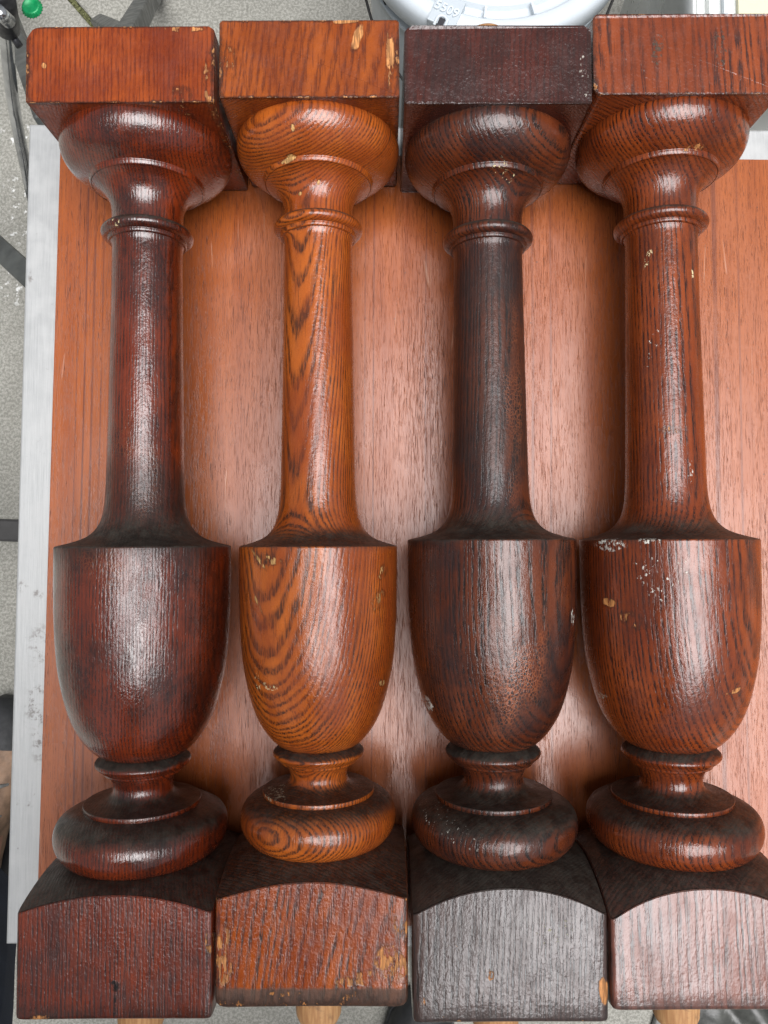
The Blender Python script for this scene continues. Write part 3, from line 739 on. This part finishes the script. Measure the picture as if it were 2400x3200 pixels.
MATS[3] = (oak('blackened_oak', **P[3], stain_amt=.74, band=.97, rough=.27, coat=.45, fine=.35, lt=.1, dirt=ledges(3, .95) + [(.20, .02, .55, (.018, .014, .013))], bumpk=1.4,
               crackle=(.6, [(.012, .09, .010, .085), (.013, -.055, .018, .055), (.0, -.085, .014, .04)]), crack_col=(.42, .12, .04),
               flecks=[(*loc(3, 1340, 2222, .036), .0024, .006, 18, .35, WH), (*loc(3, 1790, 1930, .03), .0025, .006, 0, .45, WH), (*loc(3, 1412, 1330, .012), .0012, .005, 0, .3, WH), (*loc(3, 1590, 500, .045), .010, .0045, -25, .56, CRM), (*loc(3, 1390, 2600, .045), .02, .006, -20, .6, (.5, .48, .42))]),
           oak('purple_black_block', peel=0.45, light=(.080, .016, .009), dark=(.012, .008, .007), stain=(.026, .010, .008), ang=47, D=.15, ringw=.0020, slope=-.02, seed=8.3, stain_amt=.75, band=.6, rough=.26, coat=.7, fine=.3, bumpk=2.6,
               chips=block_chips(3, True, .8, 1.2), flecks=[(*loc(3, 1835, 250, .055), .004, .014, 0, .57, (.45, .42, .36))]),
           oak('grey_black_block', peel=0.2, light=(.070, .036, .028), dark=(.014, .011, .010), stain=(.040, .025, .021), ang=47, D=.15, ringw=.0019, slope=-.02, seed=8.9, stain_amt=.6, band=1.0, rough=.36, coat=.75, fine=.6, bumpk=1.1,
               chips=block_chips(3, False, .8, 1.19), flecks=[(*loc(3, 1720, 2910, .055), .012, .010, 0, .60, (.34, .33, .2))], spots=[sp(3, 1875, 3100, .055, .004, .010, 4), sp(3, 1405, 2960, .055, .004, .003, 0, .5), sp(3, 1520, 3045, .055, .003, .004, 0, .48), sp(3, 1310, 3120, .055, .002, .006, 0, .5)]))
MATS[4] = (oak('brown_oak', **P[4], stain_amt=.65, band=.97, rough=.27, coat=.55, pore=.7, fine=.45, dirt=ledges(4, .7), bumpk=1.2,
               flecks=[(*loc(4, 2075, 1775, .05), .014, .011, 0, .60, WH), (*loc(4, 2040, 1830, .05), .006, .010, 30, .56, WH), (*loc(4, 1945, 1700, .053), .007, .004, 0, .40, WH), (*loc(4, 2040, 1690, .053), .006, .002, 0, .40, WH),
                       (*loc(4, 2050, 1085, .024), .003, .014, -12, .57, WH), (*loc(4, 2155, 1480, .022), .0025, .008, 0, .50, WH), (*loc(4, 1912, 2205, .037), .0032, .003, 0, .38, (.5, .46, .36)), (*loc(4, 2170, 860, .02), .0015, .004, 0, .4, CRM), (*loc(4, 2040, 800, .022), .002, .007, -15, .45, CRM)],
               spots=[sp(4, 1935, 1890, .048, .004, .003, -30, .44), sp(4, 1990, 1940, .05, .009, .005, -30, .55), sp(4, 2352, 1790, .02, .0012, .010, 0, .4), sp(4, 2190, 442, .045, .009, .0016, 8, .45), sp(4, 2270, 2150, .035, .008, .0016, 12, .45), sp(4, 2355, 1990, .015, .002, .004, 0, .4), sp(4, 2100, 1345, .022, .008, .003, 0, .56)]),
           oak('striped_brown_block', peel=0.35, light=(.27, .056, .012), dark=(.040, .012, .008), stain=(.17, .034, .009), ang=53, D=.16, ringw=.0032, slope=.03, seed=9.9, stain_amt=.55, band=1.0, rough=.24, coat=.75, fine=.4, bumpk=2.0, pore=.6,
               chips=block_chips(4, True, 1.0, 1.16), flecks=[(*loc(4, 2065, 150, .055), .0040, .011, -8, .42, (.06, .045, .032)), (*loc(4, 2262, 150, .055), .0040, .012, 5, .42, (.05, .038, .028))]),
           oak('sheen_brown_block', peel=0.16, light=(.24, .088, .058), dark=(.028, .020, .019), stain=(.18, .066, .046), ang=53, D=.16, ringw=.0030, slope=.03, seed=10.4, stain_amt=.4, band=1.0, rough=.36, coat=.85, fine=.5, bumpk=1.0, pore=.6,  # brown block with pink sky sheen put into its base colours
               chips=block_chips(4, False, .8, 1.2)))
LAB = {1: 'dark glossy red brown baluster with straight grain beside the bare metal strip', 2: 'orange brown oak baluster with bold cathedral grain and scratched urn',
       3: 'blackened oak baluster with crazed varnish between the orange and speckled ones', 4: 'brown oak baluster speckled with white paint flecks on its urn'}
for b in (1, 2, 3, 4):
    g = GEO[b]
    root = empty('baluster', (g['x'], 0, AXZ), R(-g['q']) * -1.0)
    root.rotation_euler = (0, 0, R(g['q']))
    tag(root, LAB[b], 'baluster', 'turned oak balusters lying side by side')
    mt, mtop, mbot = MATS[b]; s = RS[b]
    top_block(b, mtop, root)
    turned('capital', CAP, b, s[0], mt, root, s[1])
    turned('collar', COL, b, s[1], mt, root, s[2])
    turned('shaft', SHA, b, lambda t_, s=s: s[2] + (s[3] - s[2]) * min(1, max(0, (.014 - t_) / .0156)), mt, root)
    turned('urn', URN, b, s[3], mt, root)
    turned('ring', RNG, b, s[4], mt, root)
    turned('foot', FOO, b, lambda t_, s=s: s[4] + (s[5] - s[4]) * min(1, max(0, (-.1590 - t_) / .005)), mt, root)
    bottom_block(b, mbot, root)
    dowel(KN[b][0] - .001, 1, root, (-.008, -.012, -.006, -.014)[b - 1]); dowel(KN[b][11] + .001, -1, root)

# ------------------------------------------------------------------ white pail with embossed lid
def pail():
    c = Vector((0.121, 0.676, 0)); t = empty('pail', c)
    tag(t, 'white plastic pail with embossed lid standing on concrete behind the table', 'pail')
    bm = bmesh.new()
    lathe_z(bm, [(0.0, 0.002), (0.125, 0.002), (0.128, 0.006), (0.140, 0.28), (0.141, 0.30), (0.1455, 0.301), (0.1455, 0.308), (0.1415, 0.309), (0.142, 0.335), (0.143, 0.350)], 96)
    body = frombm('pail_body', bm, M_pail, t, True)
    bm = bmesh.new()
    lathe_z(bm, [(0.1435, 0.330), (0.1515, 0.330), (0.1530, 0.332), (0.1528, 0.352), (0.1495, 0.3575), (0.1435, 0.3600), (0.1355, 0.3605), (0.1330, 0.3590), (0.1310, 0.3520), (0.1200, 0.3505), (0.1190, 0.3515), (0.1175, 0.3560), (0.1150, 0.3572), (0.0, 0.3575)], 128)
    lid = frombm('lid', bm, M_lidp, t, True)
    # raised radial tab with number and a loop at the rim, and ribs round the groove
    a0 = math.atan2(-1.0, -0.36)
    ang = math.atan2(pw(1395, 40, .752).y - c.y, pw(1395, 40, .752).x - c.x)
    rad = Vector((math.cos(ang), math.sin(ang), 0)); tn = Vector((-math.sin(ang), math.cos(ang), 0))
    rot = Matrix((tn, rad * 1.0, Vector((0, 0, 1)))).transposed()
    bm = bmesh.new(); box(bm, rad * 0.138 + Vector((0, 0, 0.3560)), (0.0150, 0.0165, 0.0062), rot, 0.0012); tab = frombm('tab', bm, M_pail, lid)
    bm = bmesh.new()
    lp = [rad * (0.152 + dy) + tn * dx + Vector((0, 0, .3628)) for dx, dy in ((-.0055, .006), (-.0055, .0), (-.0045, -.0045), (0, -.0068), (.0045, -.0045), (.0055, 0), (.0055, .006))]
    tube(bm, catmull([tuple(p) for p in lp], 4), 0.0016, 10); frombm('loop', bm, M_lidp, tab, True)
    bm = bmesh.new(); box(bm, rad * 0.1515 + Vector((0, 0, .3612)), (0.0034, 0.0045, 0.0012), rot, 0.0006); frombm('hole_shade', bm, M_ink, tab)  # black box stands for the shade inside the loop's opening
    cu = bpy.data.curves.new('number', 'FONT'); cu.body = '5509'; cu.size = 0.0135; cu.extrude = 0.0010; cu.bevel_depth = 0.00025; cu.align_x = 'CENTER'; cu.align_y = 'CENTER'
    to = bpy.data.objects.new('number', cu); C.objects.link(to)
    dg = bpy.context.evaluated_depsgraph_get(); me = bpy.data.meshes.new_from_object(to.evaluated_get(dg)); bpy.data.objects.remove(to)
    no = obj('embossed_number', me, M_lidp, tab)
    no.matrix_local = Matrix.Translation(rad * 0.1375 + Vector((0, 0, .3625))) @ Matrix((-tn * -1, -rad, Vector((0, 0, 1)))).transposed().to_4x4()
    no.matrix_local = Matrix.Translation(rad * 0.1375 + Vector((0, 0, .3625))) @ Matrix.Rotation(ang + math.pi / 2 - R(2), 4, 'Z')
    for da in (-70, -46, -21, 17, 40, 62):
        aa = ang + R(da); r2 = Vector((math.cos(aa), math.sin(aa), 0)); t2 = Vector((-math.sin(aa), math.cos(aa), 0))
        bm = bmesh.new(); box(bm, r2 * 0.1255 + Vector((0, 0, .3545)), (0.0014, 0.0065, 0.0045), Matrix((t2, r2, Vector((0, 0, 1)))).transposed(), 0.0005); frombm('rib', bm, M_lidp, lid)
    # dark print running round the side wall
    aa = math.atan2(pw(1190, 12, .79).y - c.y, pw(1190, 12, .79).x - c.x)
    for k in range(5):
        a1 = aa + R(-2.2 + 0.0 * k); r2 = Vector((math.cos(a1), math.sin(a1), 0)); t2 = Vector((-math.sin(a1), math.cos(a1), 0))
        bm = bmesh.new(); p0 = r2 * 0.1439 + Vector((0, 0, .322 - .004 * k)); 
        box(bm, p0, (0.0030, 0.0006, 0.0007), Matrix((t2, r2, Vector((0, 0, 1)))).transposed() @ Matrix.Rotation(R(35 if k % 2 else -35), 3, 'Y')); frombm('print_mark', bm, M_ink, body)
    # wire bail hanging at the side
    bm = bmesh.new()
    pts = [Vector((0.1475 * math.cos(R(a)), 0.1475 * math.sin(R(a)), 0.30 - 0.10 * math.sin(R((a - 190) / 160 * 180)))) for a in range(190, 351, 8)]
    tube(bm, [p + Vector((p.x, p.y, 0)).normalized() * .004 for p in pts], 0.0016, 8); frombm('bail', bm, M_tube_dark, t, True)
pail()

# ------------------------------------------------------------------ white tub at the right
def tub():
    t = empty('tub', (0.47, 0.66, 0))
    tag(t, 'translucent white plastic tub with cream coloured lid panel beside the pail', 'tub')
    hx, hy, H = 0.140, 0.150, 0.335
    def ring(s, z, r=.02): return [(x, y, z) for x, y in rounded(-hx * s, hx * s, -hy * s, hy * s, (r,) * 4, 6)]
    bm = bmesh.new(); rows = []
    for s, z in ((.86, .001), (.87, .004), (.95, .20), (.985, .30), (1.0, .302), (1.0, H), (.985, H + .002), (.97, H), (.965, .30)):
        rows.append([bm.verts.new(p) for p in ring(s, z)])
    n = len(rows[0])
    bm.faces.new(rows[0][::-1])
    for i in range(len(rows) - 1):
        for k in range(n): bm.faces.new((rows[i][k], rows[i][(k + 1) % n], rows[i + 1][(k + 1) % n], rows[i + 1][k]))
    frombm('tub_wall', bm, M_tub, t, True)
    bm = bmesh.new(); o_ = rounded(-hx * .965, hx * .965, -hy * .965, hy * .965, (.02,) * 4, 6); prism(bm, o_, .300, .316, .002); lid = frombm('lid', bm, M_tub, t)
    bm = bmesh.new(); o_ = rounded(-hx * .60, hx * .90, -hy * .93, hy * .9, (.012,) * 4, 5); prism(bm, o_, .3165, .322, .0015); frombm('cream_panel', bm, M_cream, t)
    for k, x in enumerate((-.128, -.115)):
        bm = bmesh.new(); box(bm, (x, 0, .320), (.0022, hy * .93, .005), None, .001); frombm('rib', bm, M_tub, lid)
    # toothed strip along the lid
    bm = bmesh.new()
    prism(bm, [(-.1005, -hy * .92)] + [(-.1005 + (0.0075 if i % 2 else 0.0035), -hy * .92 + i * .0068) for i in range(40)] + [(-.1005, hy * .88)], .3165, .3235, 0)
    frombm('toothed_strip', bm, M_lidp, lid)
    bm = bmesh.new(); tube(bm, [(-.112, -.132, .318), (-.119, -.098, .334)], .0022, 8)
    s = frombm('stick', bm, M_hair); s.location = t.location; tag(s, 'thin dark twig sticking up from the white tub', 'twig')
tub()

# ------------------------------------------------------------------ crumpled dark film on the floor (lower right)
def film():
    bm = bmesh.new(); nx, ny = 70, 46; r_ = random.Random(5)
    ph = [(r_.uniform(20, 90), r_.uniform(20, 90), r_.uniform(0, 6), r_.uniform(.3, 1)) for _ in range(9)]
    g = []
    for j in range(ny + 1):
        row = []
        for i in range(nx + 1):
            u, v = i / nx, j / ny
            x = .40 + .42 * u + .02 * math.sin(9 * v); y = -.98 + .44 * v + .02 * math.sin(8 * u + 1)
            e = min(u, 1 - u, v, 1 - v)
            z = .004 + min(1, e * 8) * .035 * abs(sum(a * math.sin(fx * x + fy * y + p0) for fx, fy, p0, a in ph)) / 3.0
            row.append(bm.verts.new((x, y, z)))
        g.append(row)
    for j in range(ny):
        for i in range(nx): bm.faces.new((g[j][i], g[j][i + 1], g[j + 1][i + 1], g[j + 1][i]))
    o = frombm('plastic_film', bm, M_sheet, None, True)
    m = o.modifiers.new('thickness', 'SOLIDIFY'); m.thickness = .0006; m.offset = 1
    tag(o, 'crumpled dark grey plastic film lying on the concrete floor', 'plastic film')
film()

# ------------------------------------------------------------------ the person taking the picture
def skin_mesh(name, verts, edges, radii, mat, parent, sub=2, root=0):
    me = bpy.data.meshes.new(name); me.from_pydata([tuple(v) for v in verts], edges, [])
    o = bpy.data.objects.new(name, me); C.objects.link(o)
    m = o.modifiers.new('skin', 'SKIN'); m.use_smooth_shade = True
    sv = me.skin_vertices[0].data
    for i, r in enumerate(radii):
        sv[i].radius = (r, r) if not isinstance(r, tuple) else r
        sv[i].use_root = (i == root)
    s = o.modifiers.new('sub', 'SUBSURF'); s.levels = sub; s.render_levels = sub
    dg = bpy.context.evaluated_depsgraph_get(); dg.update()
    new = bpy.data.meshes.new_from_object(o.evaluated_get(dg))
    bpy.data.objects.remove(o)
    new.materials.clear()
    for p in new.polygons: p.use_smooth = True
    return obj(name, new, mat, parent)

def person():
    t = empty('person', (-0.28, -0.62, 0)); T = Vector(t.location)
    tag(t, 'person in navy jeans and tan lace-up boots standing at the table end', 'person')
    V = lambda *a: Vector(a) - T
    pel = V(-.25, -.80, .86)
    J = dict(pel=pel, sp1=V(-.22, -.78, 1.02), sp2=V(-.19, -.70, 1.20), chest=V(-.17, -.60, 1.34), neck=V(-.16, -.50, 1.46), head=V(-.15, -.43, 1.56), top=V(-.15, -.40, 1.66),
             hipL=V(-.35, -.76, .84), kneeL=V(-.378, -.43, .49), ankL=V(-.555, -.465, .10), toeL=V(-.56, -.36, .035),
             hipR=V(-.18, -.82, .84), kneeR=V(-.04, -.79, .47), ankR=V(.045, -.85, .10), toeR=V(.05, -.73, .035),
             shL=V(-.35, -.58, 1.36), elL=V(-.34, -.34, 1.20), wrL=V(-.135, -.12, 1.155), shR=V(.01, -.58, 1.36), elR=V(.12, -.34, 1.20), wrR=V(.075, -.12, 1.155))
    names = list(J); idx = {n: i for i, n in enumerate(names)}
    E_ = [('pel', 'sp1'), ('sp1', 'sp2'), ('sp2', 'chest'), ('chest', 'neck'), ('neck', 'head'), ('head', 'top'), ('pel', 'hipL'), ('hipL', 'kneeL'), ('kneeL', 'ankL'), ('ankL', 'toeL'), ('pel', 'hipR'), ('hipR', 'kneeR'), ('kneeR', 'ankR'), ('ankR', 'toeR'),
          ('chest', 'shL'), ('shL', 'elL'), ('elL', 'wrL'), ('chest', 'shR'), ('shR', 'elR'), ('elR', 'wrR')]
    rad = dict(pel=.105, sp1=.10, sp2=.105, chest=.11, neck=.052, head=.080, top=.062, hipL=.082, kneeL=.055, ankL=.038, toeL=.026, hipR=.082, kneeR=.055, ankR=.038, toeR=.026, shL=.052, elL=.038, wrL=.024, shR=.052, elR=.038, wrR=.024)
    vs = [J[n] for n in names]; es = [(idx[a], idx[b]) for a, b in E_]; rs = [rad[n] for n in names]
    # hands: palm and five fingers each, curled round the phone
    for sd, wr, ix in ((-1, J['wrL'], idx['wrL']), (1, J['wrR'], idx['wrR'])):
        palm = wr + Vector((-.022 * -sd * -1 * -1 if False else -.018 * sd, .055, -.012)); vs.append(palm); rs.append((.026, .014)); es.append((ix, len(vs) - 1)); pi_ = len(vs) - 1
        for f in range(4):
            k0 = palm + Vector((.004 * sd, .030 - f * .019, .002)); k1 = k0 + Vector((-.022 * sd, .004, .014)); k2 = k1 + Vector((-.020 * sd, .0, .004)); k3 = k2 + Vector((-.012 * sd, 0, -.006))
            last = pi_
            for q, r_ in ((k0, .0095), (k1, .0088), (k2, .0080), (k3, .0068)):
                vs.append(q); rs.append(r_); es.append((last, len(vs) - 1)); last = len(vs) - 1
        last = pi_
        for q, r_ in ((palm + Vector((-.004 * sd, -.03, .012)), .0105), (palm + Vector((-.022 * sd, -.018, .024)), .0095), (palm + Vector((-.040 * sd, -.008, .024)), .0082)):
            vs.append(q); rs.append(r_); es.append((last, len(vs) - 1)); last = len(vs) - 1
    skin_mesh('body', vs, es, rs, M_skin, t, 1)
    hd = J['head']
    # hair cap, ears, nose
    bm = bmesh.new(); bmesh.ops.create_uvsphere(bm, u_segments=28, v_segments=18, radius=1.0)
    bmesh.ops.delete(bm, geom=[v for v in bm.verts if v.co.z < -.25 + .5 * v.co.y], context='VERTS')
    for v in bm.verts: v.co = Vector((v.co.x * .094, v.co.y * .108 - .012, v.co.z * .112 + .045)) * rnd.uniform(.985, 1.02) + hd
    frombm('hair', bm, M_hair, t, True)
    # jeans
    def sub(names_, ed, rr, nm, mat, lv=2):
        ii = {n: i for i, n in enumerate(names_)}
        skin_mesh(nm, [J2[n] for n in names_], [(ii[a], ii[b]) for a, b in ed], rr, mat, t, lv)
    J2 = dict(J)
    for sd in 'LR':
        J2['th' + sd] = J['hip' + sd].lerp(J['knee' + sd], .5); J2['ca' + sd] = J['knee' + sd].lerp(J['ank' + sd], .45); J2['hem' + sd] = J['knee' + sd].lerp(J['ank' + sd], .97)
    sub(['pel', 'wst', 'hipL', 'thL', 'kneeL', 'caL', 'hemL', 'hipR', 'thR', 'kneeR', 'caR', 'hemR'] if False else ['pel', 'hipL', 'thL', 'kneeL', 'caL', 'hemL', 'hipR', 'thR', 'kneeR', 'caR', 'hemR', 'sp1'],
        [('pel', 'hipL'), ('hipL', 'thL'), ('thL', 'kneeL'), ('kneeL', 'caL'), ('caL', 'hemL'), ('pel', 'hipR'), ('hipR', 'thR'), ('thR', 'kneeR'), ('kneeR', 'caR'), ('caR', 'hemR'), ('pel', 'sp1')],
        [.125, .100, .090, .075, .070, .074, .100, .090, .075, .070, .074, .115], 'jeans', M_denim)
    sub(['sp1', 'sp2', 'chest', 'neck', 'shL', 'elL', 'wrL', 'shR', 'elR', 'wrR'], [('sp1', 'sp2'), ('sp2', 'chest'), ('chest', 'neck'), ('chest', 'shL'), ('shL', 'elL'), ('elL', 'wrL'), ('chest', 'shR'), ('shR', 'elR'), ('elR', 'wrR')],
        [.128, .130, .135, .064, .072, .055, .036, .072, .055, .036], 'jacket', M_jacket)
    # boots
    for toe, heel, lean in ((V(-.545, -.225, 0), V(-.585, -.53, 0), 0), (V(.055, -.640, 0), V(.035, -.94, 0), 0)):
        ax = (toe - heel); ax.z = 0; L = ax.length; ax.normalize(); sx = Vector((ax.y, -ax.x, 0))
        secs = [(0.0, .018, .012, .050), (.05, .034, .012, .10), (.14, .037, .012, .115), (.30, .036, .012, .112), (.46, .040, .012, .088), (.62, .046, .012, .068), (.78, .048, .012, .056), (.90, .040, .012, .047), (.97, .024, .012, .038), (1.0, .008, .012, .028)]
        bm = bmesh.new(); rows = []
        for u, w_, z0, z1 in secs:
            base = heel + ax * (u * L); base.z = 0
            ring = []
            for k in range(18):
                a = 2 * math.pi * k / 18
                cx, cz = math.cos(a), math.sin(a)
                ring.append(bm.verts.new(base + sx * (w_ * math.copysign(abs(cx) ** .7, cx)) + Vector((0, 0, (z0 + z1) / 2 + (z1 - z0) / 2 * math.copysign(abs(cz) ** .8, cz)))))
            rows.append(ring)
        for i in range(len(rows) - 1):
            for k in range(18): bm.faces.new((rows[i][k], rows[i][(k + 1) % 18], rows[i + 1][(k + 1) % 18], rows[i + 1][k]))
        bm.faces.new(rows[0]); bm.faces.new(rows[-1][::-1])
        bt = frombm('boot', bm, M_boot, t, True)
        m = bt.modifiers.new('sub', 'SUBSURF'); m.levels = 1; m.render_levels = 1
        bm = bmesh.new(); outl = []
        for sgn in (1, -1):
            for (u, w_, _, _) in (secs if sgn == 1 else secs[::-1]):
                p = heel + ax * (u * L * 1.015 - .003) + sx * sgn * (w_ + .005); outl.append((p.x, p.y))
        prism(bm, outl[::-1], 0.0, .016, .003); frombm('sole', bm, M_boot2, bt)
        bm = bmesh.new(); rows = []
        for u, w_, z1 in ((.80, .0505, .0580), (.90, .0425, .0495), (.97, .0270, .0410), (1.012, .010, .030)):
            base = heel + ax * (u * L); ring = []
            for k in range(13):
                a = math.pi * k / 12; cx, cz = math.cos(a), math.sin(a)
                ring.append(bm.verts.new(base + sx * (w_ * math.copysign(abs(cx) ** .7, cx)) + Vector((0, 0, .012 - T.z * 0 + (z1 - .010) * abs(cz) ** .8))))
            rows.append(ring)
        for i in range(3):
            for k in range(12): bm.faces.new((rows[i][k], rows[i][k + 1], rows[i + 1][k + 1], rows[i + 1][k]))
        bm.faces.new(rows[-1]); frombm('toe_cap', bm, M_boot2, bt, True)
        for i in range(5):
            u = .40 + .075 * i; z = .104 - .038 * (u - .36) / .34
            c0 = heel + ax * (u * L) + Vector((0, 0, z - .004))
            bm = bmesh.new(); s_ = 1 if i % 2 else -1
            tube(bm, [c0 + sx * .036 + ax * .009 * s_ + Vector((0, 0, -.014)), c0 + sx * .018 + ax * .004 * s_ + Vector((0, 0, .002)), c0 + Vector((0, 0, .005)), c0 - sx * .018 - ax * .004 * s_ + Vector((0, 0, .002)), c0 - sx * .036 - ax * .009 * s_ + Vector((0, 0, -.014))], .0026, 8)
            frombm('lace', bm, M_lace, bt, True)
person()
bm = bmesh.new(); prism(bm, rounded(-.062, .0125, -.128, .0155, (.009,) * 4, 6), CAM_H + .0075, CAM_H + .0155, .0015)
ph = frombm('phone', bm, M_ink); tag(ph, 'black phone held flat above the balusters', 'phone')
